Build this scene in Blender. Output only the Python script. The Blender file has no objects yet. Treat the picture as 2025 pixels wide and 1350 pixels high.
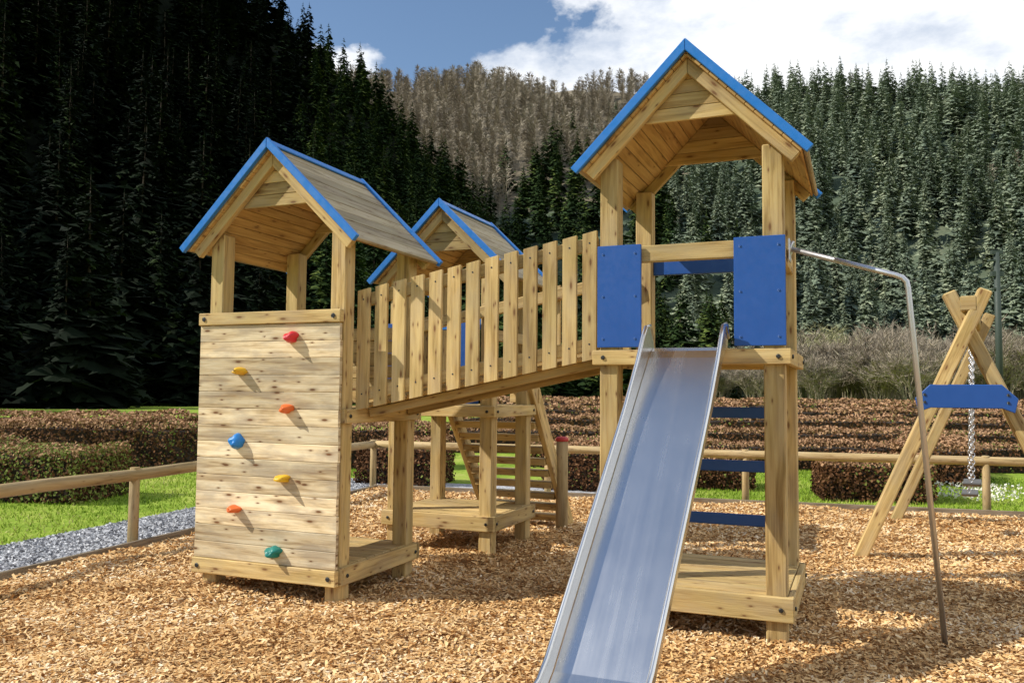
import bpy, bmesh, math, random
import numpy as np
from mathutils import Vector, Matrix
random.seed(7)
rng = np.random.default_rng(7)
C = bpy.context.scene.collection
CT, ST = math.cos(math.radians(22.5)), math.sin(math.radians(22.5))
def cw(X, Z, z=0.0): return Vector((X*CT - Z*ST, X*ST + Z*CT, z))

# ------------------------------------------------------------ materials
def newmat(name, rough=.7, metal=0.0, spec=.3):
    m = bpy.data.materials.new(name); m.use_nodes = True
    nt = m.node_tree; b = nt.nodes['Principled BSDF']
    b.inputs['Roughness'].default_value = rough; b.inputs['Metallic'].default_value = metal
    b.inputs['Specular IOR Level'].default_value = spec
    return m, nt, b
def N(nt, t, **kw):
    n = nt.nodes.new(t)
    for k, v in kw.items(): setattr(n, k, v)
    return n
def ramp(nt, fac, stops):
    r = N(nt, 'ShaderNodeValToRGB'); e = r.color_ramp.elements
    e[0].position, e[0].color = stops[0][0], (*stops[0][1], 1)
    e[1].position, e[1].color = stops[-1][0], (*stops[-1][1], 1)
    for p, c in stops[1:-1]:
        q = e.new(p); q.color = (*c, 1)
    nt.links.new(fac, r.inputs[0]); return r.outputs[0]
def noise(nt, vec, scale, detail=4, rough=.55, dist=0):
    n = N(nt, 'ShaderNodeTexNoise'); n.inputs['Scale'].default_value = scale; n.inputs['Detail'].default_value = detail
    n.inputs['Roughness'].default_value = rough; n.inputs['Distortion'].default_value = dist
    if vec is not None: nt.links.new(vec, n.inputs['Vector'])
    return n.outputs[0]
def mapping(nt, vec, sc):
    m = N(nt, 'ShaderNodeMapping'); m.inputs['Scale'].default_value = sc
    nt.links.new(vec, m.inputs[0]); return m.outputs[0]
def mixc(nt, fac, a, b, mode='MIX'):
    m = N(nt, 'ShaderNodeMix', data_type='RGBA', blend_type=mode)
    for sock, v in ((m.inputs[0], fac), (m.inputs[6], a), (m.inputs[7], b)):
        if isinstance(v, (int, float)): sock.default_value = v
        elif isinstance(v, tuple): sock.default_value = (*v, 1)
        else: nt.links.new(v, sock)
    return m.outputs[2]
def math_(nt, op, a, b=None):
    m = N(nt, 'ShaderNodeMath', operation=op)
    for i, v in enumerate((a, b)):
        if v is None: continue
        if isinstance(v, (int, float)): m.inputs[i].default_value = v
        else: nt.links.new(v, m.inputs[i])
    return m.outputs[0]
def bump(nt, b, h, s=.3, d=.01):
    n = N(nt, 'ShaderNodeBump'); n.inputs['Strength'].default_value = s; n.inputs['Distance'].default_value = d
    nt.links.new(h, n.inputs['Height']); nt.links.new(n.outputs[0], b.inputs['Normal'])
def tone_attr(nt):
    a = N(nt, 'ShaderNodeAttribute'); a.attribute_name = 'tone'; return a.outputs['Fac']
def N_sep(nt, c):
    s = N(nt, 'ShaderNodeSeparateColor'); nt.links.new(c, s.inputs[0]); return s.outputs[0]

def wood(name, light, mid, dark, green=.25, knots=1.0, grey=.25, tr=(.74, 1.14)):
    m, nt, b = newmat(name, .72, 0, .25)
    uv = N(nt, 'ShaderNodeUVMap').outputs[0]
    g1 = noise(nt, mapping(nt, uv, (2.2, 42, 1)), 1, 5, .6, .9)
    g2 = noise(nt, mapping(nt, uv, (1.1, 9, 1)), 1, 3, .5, 1.6)
    g3 = noise(nt, mapping(nt, uv, (8, 170, 1)), 1, 2, .5, 0)
    s = math_(nt, 'ADD', math_(nt, 'MULTIPLY', g1, .5), math_(nt, 'MULTIPLY', g2, .5))
    col = ramp(nt, s, [(.36, dark), (.48, mid), (.60, light)])
    big = noise(nt, mapping(nt, uv, (1.6, 4, 1)), 1, 2)
    gm = math_(nt, 'MULTIPLY', ramp(nt, big, [(.42, (0, 0, 0)), (.68, (1, 1, 1))]), green)
    col = mixc(nt, gm, col, (.30, .25, .09))
    big2 = noise(nt, mapping(nt, uv, (2.3, 7, 1)), 1.3, 4, .6)
    gy = math_(nt, 'MULTIPLY', ramp(nt, big2, [(.45, (0, 0, 0)), (.62, (1, 1, 1))]), grey)
    col = mixc(nt, gy, col, (.40, .325, .235))
    for sc_k, off in (((3.1, 10.0, 1), .50), ((6.5, 19.0, 1), .70)):
        v = N(nt, 'ShaderNodeTexVoronoi', feature='F1'); v.inputs['Scale'].default_value = 1
        v.voronoi_dimensions = '2D'
        nt.links.new(mapping(nt, uv, sc_k), v.inputs['Vector'])
        sel = math_(nt, 'GREATER_THAN', N_sep(nt, v.outputs['Color']), off)
        kn = math_(nt, 'MULTIPLY', ramp(nt, v.outputs['Distance'], [(.04, (1, 1, 1)), (.09, (.35, .35, .35)), (.19, (0, 0, 0))]), math_(nt, 'MULTIPLY', sel, .8*knots))
        col = mixc(nt, kn, col, (.17, .075, .027))
    t = tone_attr(nt)
    tv = N(nt, 'ShaderNodeMapRange'); tv.inputs[3].default_value = tr[0]; tv.inputs[4].default_value = tr[1]
    nt.links.new(t, tv.inputs[0])
    hs = N(nt, 'ShaderNodeHueSaturation'); nt.links.new(tv.outputs[0], hs.inputs['Value']); nt.links.new(col, hs.inputs['Color'])
    nt.links.new(hs.outputs[0], b.inputs['Base Color'])
    bump(nt, b, math_(nt, 'ADD', g3, g1), .4, .004)
    return m
def paint(name, c, rough=.4, var=.2):
    m, nt, b = newmat(name, rough, 0, .45)
    tc = N(nt, 'ShaderNodeTexCoord').outputs['Object']
    n = noise(nt, tc, 9, 6, .65)
    f = math_(nt, 'MULTIPLY', n, var*2)
    nt.links.new(mixc(nt, f, c, tuple(min(1, x*1.5+.03) for x in c)), b.inputs['Base Color'])
    n2 = noise(nt, tc, 30, 5)
    nt.links.new(ramp(nt, n2, [(.3, (rough-.12,)*3), (.7, (rough+.18,)*3)]), b.inputs['Roughness'])
    bump(nt, b, n2, .06, .003)
    return m
def leafmat(name, stops, rough=.85):
    m, nt, b = newmat(name, rough, 0, .12)
    nt.links.new(ramp(nt, tone_attr(nt), stops), b.inputs['Base Color'])
    return m

M = {}
M['wood'] = wood('treated_pine', (.68, .50, .22), (.56, .385, .155), (.33, .205, .07), .35, 1.15, .28, (.66, 1.14))
M['lining'] = wood('ceiling_board', (.60, .40, .16), (.48, .30, .11), (.32, .18, .06), .1, 1, .05, (.80, 1.1))
M['plank'] = wood('wall_plank', (.90, .77, .52), (.76, .60, .36), (.38, .25, .12), .10, 1.3, .60, (.66, 1.16))
M['roofwood'] = wood('roof_board', (.46, .39, .26), (.36, .29, .18), (.19, .145, .08), .15, .7, .4)
M['log'] = wood('fence_log', (.62, .46, .24), (.48, .34, .16), (.28, .19, .08), .2, .6)
M['oldwood'] = wood('weathered_wood', (.30, .24, .17), (.22, .17, .115), (.12, .09, .055), .2, .6)
M['trim'] = paint('roof_trim_blue', (.010, .145, .47), .40)
M['blue'] = paint('panel_blue', (.007, .066, .28), .42)
M['dkblue'] = paint('rung_blue', (.007, .055, .21), .45)
M['bolt'] = paint('black_bolt', (.012, .012, .012), .4)
M['red'] = paint('hold_red', (.58, .02, .03), .4)
M['capred'] = paint('cap_red', (.42, .03, .03), .5)
M['yellow'] = paint('hold_yellow', (.66, .38, .01), .4)
M['orange'] = paint('hold_orange', (.66, .12, .015), .4)
M['hblue'] = paint('hold_blue', (.01, .19, .55), .4)
M['teal'] = paint('hold_teal', (.0, .17, .14), .4)
M['rubber'] = paint('grey_rubber', (.10, .10, .10), .6)
M['mast'] = paint('mast_grey', (.04, .055, .045), .6)

def steel(name, rough, c, streak=.1):
    m, nt, b = newmat(name, rough, 1.0, .5)
    tc = N(nt, 'ShaderNodeTexCoord').outputs['Object']
    n = noise(nt, mapping(nt, tc, (45, .7, .7)), 1, 3, .5)
    n2 = noise(nt, mapping(nt, tc, (3, 2, 2)), 1, 4, .55)
    nt.links.new(mixc(nt, n2, tuple(x*.88 for x in c), tuple(min(1, x*1.08) for x in c)), b.inputs['Base Color'])
    s = math_(nt, 'ADD', math_(nt, 'MULTIPLY', n, streak), math_(nt, 'MULTIPLY', n2, .14))
    nt.links.new(math_(nt, 'ADD', s, rough-.10), b.inputs['Roughness'])
    return m
M['steel'] = steel('brushed_steel', .25, (.76, .755, .74), .08)
M['tube'] = steel('galvanised_tube', .42, (.58, .58, .60))

M['spruce_shaded'] = leafmat('spruce_shaded', [(0, (.002, .005, .002)), (.6, (.008, .016, .006)), (1, (.025, .042, .010))])  # near-black copy: the hillside's shade is put into the needle colour
M['spruce_sunlit'] = leafmat('spruce_sunlit', [(0, (.008, .020, .007)), (.5, (.036, .066, .018)), (1, (.125, .165, .035))])  # brighter copy for ridge trees, sunlight put into the needle colour
M['spruce_hazed'] = leafmat('spruce_hazed', [(0, (.13, .165, .125)), (.45, (.20, .245, .165)), (1, (.35, .385, .25))])  # pale grey green: distance haze is painted into the needle colour
M['bark'] = paint('bark', (.05, .035, .022), .9)
M['larch'] = leafmat('larch_twigs', [(0, (.16, .14, .10)), (.5, (.27, .225, .165)), (1, (.39, .34, .25))])
M['twig'] = leafmat('bare_twigs', [(0, (.15, .12, .09)), (1, (.46, .39, .29))])
M['willow'] = leafmat('willow_twigs', [(0, (.20, .20, .10)), (1, (.50, .48, .26))])
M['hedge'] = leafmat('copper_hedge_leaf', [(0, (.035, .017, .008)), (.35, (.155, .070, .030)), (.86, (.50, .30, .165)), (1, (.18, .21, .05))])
M['hedgecore'] = paint('hedge_core', (.03, .018, .010), .95)
M['grassblade'] = leafmat('grass_blade', [(0, (.09, .15, .012)), (.5, (.23, .35, .03)), (.85, (.40, .48, .08)), (1, (.50, .46, .18))])
M['chip'] = leafmat('bark_chip', [(0, (.19, .085, .028)), (.25, (.47, .255, .095)), (.6, (.74, .47, .205)), (.85, (.86, .62, .33)), (1, (.90, .75, .52))])
M['stone'] = leafmat('gravel_stone', [(0, (.20, .20, .22)), (.5, (.42, .43, .45)), (1, (.70, .70, .71))])
M['petal'] = leafmat('petal', [(0, (.7, .7, .55)), (1, (.8, .78, .7))])

def ground_mats():
    m, nt, b = newmat('chips_ground', .9, 0, .1)
    tc = N(nt, 'ShaderNodeTexCoord').outputs['Object']
    v = N(nt, 'ShaderNodeTexVoronoi'); v.inputs['Scale'].default_value = 40; nt.links.new(mapping(nt, tc, (1, 1.6, 1)), v.inputs['Vector'])
    v2 = N(nt, 'ShaderNodeTexVoronoi'); v2.inputs['Scale'].default_value = 70; nt.links.new(mapping(nt, tc, (1.7, 1, 1)), v2.inputs['Vector'])
    f = math_(nt, 'ADD', math_(nt, 'MULTIPLY', N_sep(nt, v.outputs['Color']), .6), math_(nt, 'MULTIPLY', N_sep(nt, v2.outputs['Color']), .4))
    col = ramp(nt, f, [(.1, (.16, .075, .025)), (.35, (.40, .215, .08)), (.65, (.66, .41, .18)), (.95, (.80, .58, .32))])
    big = noise(nt, tc, 1.3, 4)
    col = mixc(nt, ramp(nt, big, [(.35, (0, 0, 0)), (.75, (.4, .4, .4))]), col, (.38, .20, .075))
    nt.links.new(col, b.inputs['Base Color']); bump(nt, b, f, .8, .02); M['chips'] = m
    m, nt, b = newmat('grass_ground', .95, 0, .1)
    tc = N(nt, 'ShaderNodeTexCoord').outputs['Object']
    a = noise(nt, tc, .7, 6, .7); c2 = noise(nt, tc, 25, 4, .7)
    f = math_(nt, 'ADD', math_(nt, 'MULTIPLY', a, .6), math_(nt, 'MULTIPLY', c2, .4))
    nt.links.new(ramp(nt, f, [(.36, (.10, .15, .02)), (.48, (.22, .33, .035)), (.58, (.36, .42, .08)), (.68, (.42, .38, .16))]), b.inputs['Base Color'])
    bump(nt, b, c2, .6, .03); M['grass'] = m
    m, nt, b = newmat('gravel_path', .9, 0, .2)
    tc = N(nt, 'ShaderNodeTexCoord').outputs['Object']
    v = N(nt, 'ShaderNodeTexVoronoi'); v.inputs['Scale'].default_value = 42; nt.links.new(tc, v.inputs['Vector'])
    nt.links.new(ramp(nt, N_sep(nt, v.outputs['Color']), [(0, (.24, .24, .26)), (.6, (.44, .45, .47)), (1, (.62, .62, .63))]), b.inputs['Base Color'])
    bump(nt, b, v.outputs['Distance'], .8, .015); M['gravel'] = m
    m, nt, b = newmat('forest_floor', .95, 0, .05)
    tc = N(nt, 'ShaderNodeTexCoord').outputs['Object']
    a = noise(nt, tc, .03, 6, .65); c2 = noise(nt, tc, .6, 5, .7)
    f = math_(nt, 'ADD', math_(nt, 'MULTIPLY', a, .5), math_(nt, 'MULTIPLY', c2, .5))
    br = ramp(nt, f, [(.38, (.12, .105, .075)), (.5, (.20, .17, .12)), (.62, (.28, .24, .17))])  # brown hill floor, paled in colour for distance haze
    dk = ramp(nt, f, [(.38, (.002, .004, .002)), (.5, (.005, .008, .004)), (.62, (.010, .011, .006))])  # left slope floor, forest shade painted in as near black
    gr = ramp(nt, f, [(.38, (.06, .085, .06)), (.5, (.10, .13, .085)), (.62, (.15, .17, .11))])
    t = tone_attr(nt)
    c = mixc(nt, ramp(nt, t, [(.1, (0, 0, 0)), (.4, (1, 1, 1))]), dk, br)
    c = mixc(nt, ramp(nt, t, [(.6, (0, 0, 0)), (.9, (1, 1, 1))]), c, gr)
    nt.links.new(c, b.inputs['Base Color'])
    M['forest'] = m
ground_mats()

# ------------------------------------------------------------ mesh builder
ORG = {}
class MB:
    def __init__(s): s.v = []; s.f = []; s.uv = []; s.t = []; s.mi = []; s.sm = []
    def add(s, vs, fs, uvs, tone=None, mi=0, smooth=False):
        o = len(s.v); s.v += [tuple(p) for p in vs]
        tone = random.random() if tone is None else tone
        for f, u in zip(fs, uvs):
            s.f.append([i+o for i in f]); s.uv.append(u); s.t.append(tone); s.mi.append(mi); s.sm.append(smooth)
        return s
    def beam(s, p0, p1, w, h, up=(0, 0, 1), mi=0, tone=None):
        p0, p1 = Vector(p0), Vector(p1); d = p1-p0; L = d.length; d.normalize()
        side = d.cross(Vector(up)).normalized(); u = side.cross(d)
        vs = []
        for p in (p0, p1):
            for a, b in ((-1, -1), (1, -1), (1, 1), (-1, 1)): vs.append(p+side*(a*w/2)+u*(b*h/2))
        ou, ov = random.uniform(0, 40), random.uniform(0, 40)
        def q(v0, v1): return [(ou, ov+v0), (ou+L, ov+v0), (ou+L, ov+v1), (ou, ov+v1)]
        fs = [(0, 1, 2, 3), (7, 6, 5, 4), (0, 4, 5, 1), (1, 5, 6, 2), (2, 6, 7, 3), (3, 7, 4, 0)]
        e = [(ou, ov), (ou+.02, ov), (ou+.02, ov+h), (ou, ov+h)]
        return s.add(vs, fs, [e, e, q(0, w), q(w, w+h), q(w+h, 2*w+h), q(2*w+h, 2*w+2*h)], tone, mi)
    def box(s, x0, x1, y0, y1, z0, z1, mi=0, tone=None):
        dx, dy, dz = x1-x0, y1-y0, z1-z0; cx, cy, cz = (x0+x1)/2, (y0+y1)/2, (z0+z1)/2
        if dz >= dx and dz >= dy: return s.beam((cx, cy, z0), (cx, cy, z1), dx, dy, (0, 1, 0), mi, tone)
        if dx >= dy: return s.beam((x0, cy, cz), (x1, cy, cz), dy, dz, (0, 0, 1), mi, tone)
        return s.beam((cx, y0, cz), (cx, y1, cz), dx, dz, (0, 0, 1), mi, tone)
    def prism(s, pts, ext, mi=0, tone=None, axis=None):
        pts = [Vector(p) for p in pts]; ext = Vector(ext); n = len(pts)
        ax = Vector(axis).normalized() if axis else (pts[1]-pts[0]).normalized()
        nn = ax.cross(ext).normalized()
        ou, ov = random.uniform(0, 40), random.uniform(0, 40)
        uvf = lambda p, k=0: (ou+p.dot(ax), ov+p.dot(nn)+k)
        vs = pts+[p+ext for p in pts]
        fs = [tuple(range(n)), tuple(range(2*n-1, n-1, -1))]; uvs = [[uvf(vs[i]) for i in f] for f in fs]
        for i in range(n):
            j = (i+1) % n; f = (i, i+n, j+n, j); fs.append(f)
            uvs.append([uvf(vs[k], ext.length if k >= n else 0) for k in f])
        return s.add(vs, fs, uvs, tone, mi)
    def tube(s, path, r, n=12, mi=0, tone=None, smooth=True, cap=True):
        path = [Vector(p) for p in path]; m = len(path)
        rs = r if isinstance(r, (list, tuple)) else [r]*m
        vs = []; acc = [0]
        for i in range(1, m): acc.append(acc[-1]+(path[i]-path[i-1]).length)
        ref = None
        for i, p in enumerate(path):
            t = (path[min(i+1, m-1)]-path[max(i-1, 0)]).normalized()
            if ref is None: ref = Vector((0, 0, 1)) if abs(t.z) < .9 else Vector((1, 0, 0))
            a = (ref-t*ref.dot(t)).normalized(); b = t.cross(a); ref = a
            for k in range(n):
                an = 2*math.pi*k/n; vs.append(p+(a*math.cos(an)+b*math.sin(an))*rs[i])
        ou, ov = random.uniform(0, 40), random.uniform(0, 40); fs = []; uvs = []
        R = max(rs)
        for i in range(m-1):
            for k in range(n):
                k2 = (k+1) % n
                fs.append((i*n+k, i*n+k2, (i+1)*n+k2, (i+1)*n+k))
                va, vb = ov+2*math.pi*R*k/n, ov+2*math.pi*R*(k+1)/n
                uvs.append([(ou+acc[i], va), (ou+acc[i], vb), (ou+acc[i+1], vb), (ou+acc[i+1], va)])
        tone = random.random() if tone is None else tone
        s.add(vs, fs, uvs, tone, mi, smooth)
        if cap:
            o = len(s.v)-len(vs)
            for base in (0, (m-1)*n):
                s.f.append([o+base+k for k in range(n)]); s.uv.append([(ou, ov)]*n); s.t.append(tone); s.mi.append(mi); s.sm.append(False)
        return s
    def sweep(s, profs, path, side, tone=.5, mi=0, smooth=False):
        path = [Vector(p) for p in path]; m = len(path); side = Vector(side); vs = []; n = len(profs[0])
        for i, p in enumerate(path):
            t = (path[min(i+1, m-1)]-path[max(i-1, 0)]).normalized(); nn = t.cross(side).normalized()
            for a, b in profs[i]: vs.append(p+side*a+nn*b)
        fs = []
        for i in range(m-1):
            for k in range(n):
                k2 = (k+1) % n; fs.append((i*n+k, i*n+k2, (i+1)*n+k2, (i+1)*n+k))
        fs += [tuple(range(n)), tuple(range((m-1)*n, m*n))]
        return s.add(vs, fs, [[(0, 0)]*len(f) for f in fs], tone, mi, smooth)
    def build(s, name, mats, parent=None, bevel=.004, org=None):
        me = bpy.data.meshes.new(name)
        o3 = ORG[parent.name] if parent is not None else Vector(org or (0, 0, 0))
        me.from_pydata([(v[0]-o3.x, v[1]-o3.y, v[2]-o3.z) for v in s.v], [], s.f)
        uvl = me.uv_layers.new(name='UVMap'); k = 0
        for u in s.uv:
            for c in u: uvl.data[k].uv = c; k += 1
        a = me.attributes.new('tone', 'FLOAT', 'FACE'); a.data.foreach_set('value', s.t)
        for p, mi, sm in zip(me.polygons, s.mi, s.sm): p.material_index = mi; p.use_smooth = sm
        bm = bmesh.new(); bm.from_mesh(me); bmesh.ops.recalc_face_normals(bm, faces=bm.faces); bm.to_mesh(me); bm.free()
        for m in (mats if isinstance(mats, (list, tuple)) else [mats]): me.materials.append(M[m])
        ob = bpy.data.objects.new(name, me); C.objects.link(ob)
        if parent is not None: ob.parent = parent
        else: ob.location = o3
        ORG[ob.name] = o3
        if bevel:
            b = ob.modifiers.new('bevel', 'BEVEL'); b.width = bevel; b.segments = 1; b.limit_method = 'ANGLE'; b.angle_limit = .8
        return ob
def tag(o, label=None, cat=None, group=None, kind=None):
    if label: o['label'] = label
    if cat: o['category'] = cat
    if group: o['group'] = group
    if kind: o['kind'] = kind
    return o
def empty(name, loc, label, cat, group=None):
    o = bpy.data.objects.new(name, None); C.objects.link(o); o.location = loc; o.empty_display_size = .2
    ORG[o.name] = Vector(loc); return tag(o, label, cat, group)
def npmesh(name, V, k, mat, tone, parent=None, link=True):
    nV = len(V); nF = nV//k; me = bpy.data.meshes.new(name)
    me.vertices.add(nV); me.vertices.foreach_set('co', np.asarray(V, dtype=np.float32).ravel())
    me.loops.add(nF*k); me.loops.foreach_set('vertex_index', np.arange(nF*k, dtype=np.int32))
    me.polygons.add(nF); me.polygons.foreach_set('loop_start', np.arange(0, nF*k, k, dtype=np.int32))
    me.update(calc_edges=True)
    a = me.attributes.new('tone', 'FLOAT', 'FACE'); a.data.foreach_set('value', np.clip(tone, 0, 1).astype(np.float32))
    me.materials.append(M[mat])
    if not link: return me
    ob = bpy.data.objects.new(name, me); C.objects.link(ob)
    if parent is not None: ob.parent = parent
    return ob
def nrm(a): return a/(np.linalg.norm(a, axis=1, keepdims=True)+1e-9)
def quads(c, n, w, h):
    n = nrm(n); t = nrm(np.cross(n, rng.normal(size=c.shape))); b = np.cross(n, t)
    t = t*np.reshape(w, (-1, 1)); b = b*np.reshape(h, (-1, 1))
    return np.stack([c-t-b, c+t-b, c+t+b, c-t+b], 1).reshape(-1, 3)

# ------------------------------------------------------------ setting
def sheet(name, pts, z, mat, label, cat):
    me = bpy.data.meshes.new(name); me.from_pydata([(x, y, z) for x, y in pts], [], [list(range(len(pts)))])
    me.materials.append(M[mat]); o = bpy.data.objects.new(name, me); C.objects.link(o)
    return tag(o, label, cat, kind='structure')
sheet('ground', [(-1500, -300), (1500, -300), (1500, 1600), (-1500, 1600)], -.016, 'grass', 'mown green grass ground of the valley floor', 'ground')
def fl(y): return -5.12 - (y+1)*.0977         # left fence line x(y)
def bl(x): return 10.02 + (x+6.2)*.114         # back fence line y(x)
PC = (fl(10.0), 10.0)
sheet('play_surface', [(fl(-4)+.1, -4), (12, -4), (12, bl(12)-.1), (PC[0]+.1, bl(PC[0])-.1)], 0, 'chips', 'play area floor covered in orange brown wood chips', 'play surface')
sheet('path', [(fl(-4)+.09, -4), (fl(10)+.09, 10.0), (-2.6, 10.4), (-2.4, 11.3), (fl(11)-1.05, 11.0), (fl(-4)-1.05, -4)], -.006, 'gravel', 'grey gravel path outside the log fence', 'path')

def parts_h(X, Z):
    d = (-64+.45*Z)-X
    cap = np.interp(Z, [0, 180, 250, 330], [200, 200, 132, 118])
    d = np.minimum(d, cap)
    hl = np.where(d < 80, .75*np.maximum(d, 0), 60+1.1*(d-80))  # upper slope out of view, steepened to cast shade on the left trees
    hl = hl*np.interp(Z, [-60, 300, 350], [1, 1, 0])
    z0 = 180+10*np.sin(X*.021)
    hb = .58*np.maximum(Z-z0, 0)+np.where(Z > z0, 5*np.sin(X*.06+Z*.02)*np.clip((Z-z0)/60, 0, 1), 0)
    crest = 176+8*np.sin(X*.017+.9)+5*np.sin(X*.05)-np.maximum(X-110, 0)*.06
    hb = np.minimum(hb, crest+.05*(Z-480))
    hb = hb-np.maximum(Z-520, 0)*.5
    return hl, hb
def Hgt(X, Z):
    hl, hb = parts_h(X, Z); return np.maximum(hl, hb)
xs = np.arange(-430, 640, 12.0); zs = np.arange(-60, 760, 12.0)
gx, gz = np.meshgrid(xs, zs); hh = Hgt(gx, gz); hl_, hb_ = parts_h(gx, gz)
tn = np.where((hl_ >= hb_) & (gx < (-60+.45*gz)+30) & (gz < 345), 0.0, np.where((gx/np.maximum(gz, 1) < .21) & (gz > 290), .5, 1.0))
hh = np.where(hh < .3, -1.5, hh+np.sin(gx*.09)*np.cos(gz*.07)*1.2)
vv = [tuple(cw(float(a), float(b), float(c))) for a, b, c in zip(gx.ravel(), gz.ravel(), hh.ravel())]
nx = len(xs); ff = [(j*nx+i, j*nx+i+1, (j+1)*nx+i+1, (j+1)*nx+i) for j in range(len(zs)-1) for i in range(nx-1)]
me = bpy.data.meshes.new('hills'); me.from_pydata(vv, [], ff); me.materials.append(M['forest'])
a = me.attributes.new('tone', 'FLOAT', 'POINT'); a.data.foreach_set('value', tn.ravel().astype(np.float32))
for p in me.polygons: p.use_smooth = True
o = bpy.data.objects.new('hills', me); C.objects.link(o); tag(o, 'wooded valley sides rising behind the playground', 'hills', kind='structure')

# ------------------------------------------------------------ conifers
def spruce(H, R, nl, nb, ns, seed):
    r = np.random.default_rng(seed); T = []; tone = []
    lob = r.uniform(0, 6.28, 3)
    for i in range(nl):
        t = (i+.9*r.random())/nl; z = H*(.02+.93*t)
        L0 = R*((1-t)**.72)*(1+.12*math.sin(t*14+seed))+.15
        n_ = max(5, int(nb*(1-.4*t))); a0 = r.uniform(0, 6.28)
        for j in range(n_):
            a = a0+2*math.pi*j/n_+r.uniform(-.35, .35)
            L = L0*(1+.2*math.sin(a+lob[0]+t*3)+.14*math.sin(3*a+lob[1]+t*9))
            Lb = L*r.uniform(.5, 1.15); dr = r.uniform(.0, .65); zz = z+r.uniform(-.6, .6)*H/nl
            c, s_ = math.cos(a), math.sin(a); wd = max(.24*Lb, .16)*r.uniform(.8, 1.4)
            p0 = np.array([0, 0, zz+.15*L]); tip = np.array([c*Lb, s_*Lb, zz-dr*Lb+.1*Lb])
            m_ = np.array([c*Lb*.58, s_*Lb*.58, zz-dr*Lb*.50]); pp = np.array([-s_*wd, c*wd, -.28*wd]); up = np.array([0, 0, .12*Lb])
            tn_ = np.clip(.55+.28*math.sin(a*2+lob[2]+t*7)+r.normal()*.13, .1, .95)
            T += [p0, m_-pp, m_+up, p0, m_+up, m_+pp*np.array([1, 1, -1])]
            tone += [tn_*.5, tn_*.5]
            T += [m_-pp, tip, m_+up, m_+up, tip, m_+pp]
            tone += [tn_, tn_*.9]
            for k in range(ns):
                s = r.uniform(.3, 1.05); sd = r.choice([-1, 1]); aa = a+sd*r.uniform(.3, 1.3)
                p = np.array([c*Lb*s, s_*Lb*s, zz-dr*Lb*s*.9+r.uniform(-.1, .15)*Lb]); ln = (.22*Lb+.16)*r.uniform(.6, 1.3)
                d = np.array([math.cos(aa), math.sin(aa), -r.uniform(-.6, 1.2)]); d /= np.linalg.norm(d)
                q = np.array([-math.sin(aa), math.cos(aa), r.uniform(-.6, .6)])*ln*.34
                T += [p-q, p+q, p+d*ln]; tone.append(tn_*r.uniform(.6, 1.3))
    for ax in (0, 1):
        e = np.zeros(3); e[ax] = .12
        T += [np.array([0, 0, H*.90])-e, np.array([0, 0, H*.90])+e, np.array([0, 0, H*1.0])]; tone.append(.5)
    return np.array(T), np.array(tone)
hi = [spruce(21, R, 32, 14, 5, sd) for R, sd in ((3.9, 1), (4.6, 2), (3.4, 3), (4.2, 4))]
lo = [spruce(21, R, 22, 10, 2, sd) for R, sd in ((4.2, 11), (4.9, 12), (3.6, 13), (4.5, 14))]
def larch(H, R, n, seed):
    r = np.random.default_rng(seed); T = []; tone = []
    for a in (0, 2.1): 
        c, s = math.cos(a)*.14, math.sin(a)*.14
        T += [np.array([-c, -s, 0]), np.array([c, s, 0]), np.array([0, 0, H])]; tone.append(.95)
    for i in range(n):
        t = r.random()**.8; z = H*(.12+.80*t); a = r.uniform(0, 6.283); L = R*(1-t*.85)**.5*r.uniform(.5, 1.15)+.3
        s0 = r.uniform(0, .6)
        p0 = np.array([math.cos(a)*L*s0, math.sin(a)*L*s0, z])
        a += r.uniform(-.9, .9)
        d = np.array([math.cos(a)*L, math.sin(a)*L, L*r.uniform(.1, 1.3)])*.7; w = r.uniform(.09, .28)
        pp = np.array([-math.sin(a)*w*.9, math.cos(a)*w*.9, w*.8])
        T += [p0-pp, p0+pp, p0+d]; tone.append(r.uniform(.05, .95))
    return np.array(T), np.array(tone)
la = [larch(16, R, 140, sd) for R, sd in ((3.2, 21), (4.2, 22), (2.9, 23), (4.8, 24))]

left, right, brown = [], [], []
sp = 7.4
for Z in np.arange(46, 345, sp):
    for X in np.arange(-.70*Z-8, min((-60+.45*Z)+34, .27*Z), sp):
        x, z = X+rng.uniform(-2.8, 2.8), Z+rng.uniform(-2.8, 2.8)
        if z < 92 and x > (-60+.45*z)+7: continue
        a_, b_ = parts_h(np.array(x), np.array(z))
        if b_ > a_: continue
        sc = rng.uniform(.66, 1.12)*(.8 if z < 80 else 1)*(.88 if x/z > -.25 else 1)
        left.append((x, z, sc))
for Z in np.arange(180, 500, 9.0):
    for X in np.arange(-.30*Z, .74*Z, 9.0):
        x, z = X+rng.uniform(-4, 4), Z+rng.uniform(-4, 4); k = x/z
        a_, b_ = parts_h(np.array(x), np.array(z))
        if a_ >= b_: continue
        lim = .19+.05*math.sin(z*.03)+rng.normal()*.022
        patch = math.sin(x*.035+1)*math.sin(z*.045) > .88
        zb = 312+25*math.sin(x*.05)+rng.normal()*14
        if k < lim and z > zb:
            for _ in range(3): brown.append((x+rng.uniform(-4, 4), z+rng.uniform(-4, 4), rng.uniform(.6, 1.1)))
            if rng.random() < .05: right.append((x, z, rng.uniform(.5, .8)))
        elif k < lim-.03: left.append((x, z, rng.uniform(.7, 1.1)))
        elif patch and rng.random() < .6: brown.append((x, z, rng.uniform(.7, 1.1)))
        else: right.append((x, z, rng.uniform(.68, 1.30)))
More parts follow.
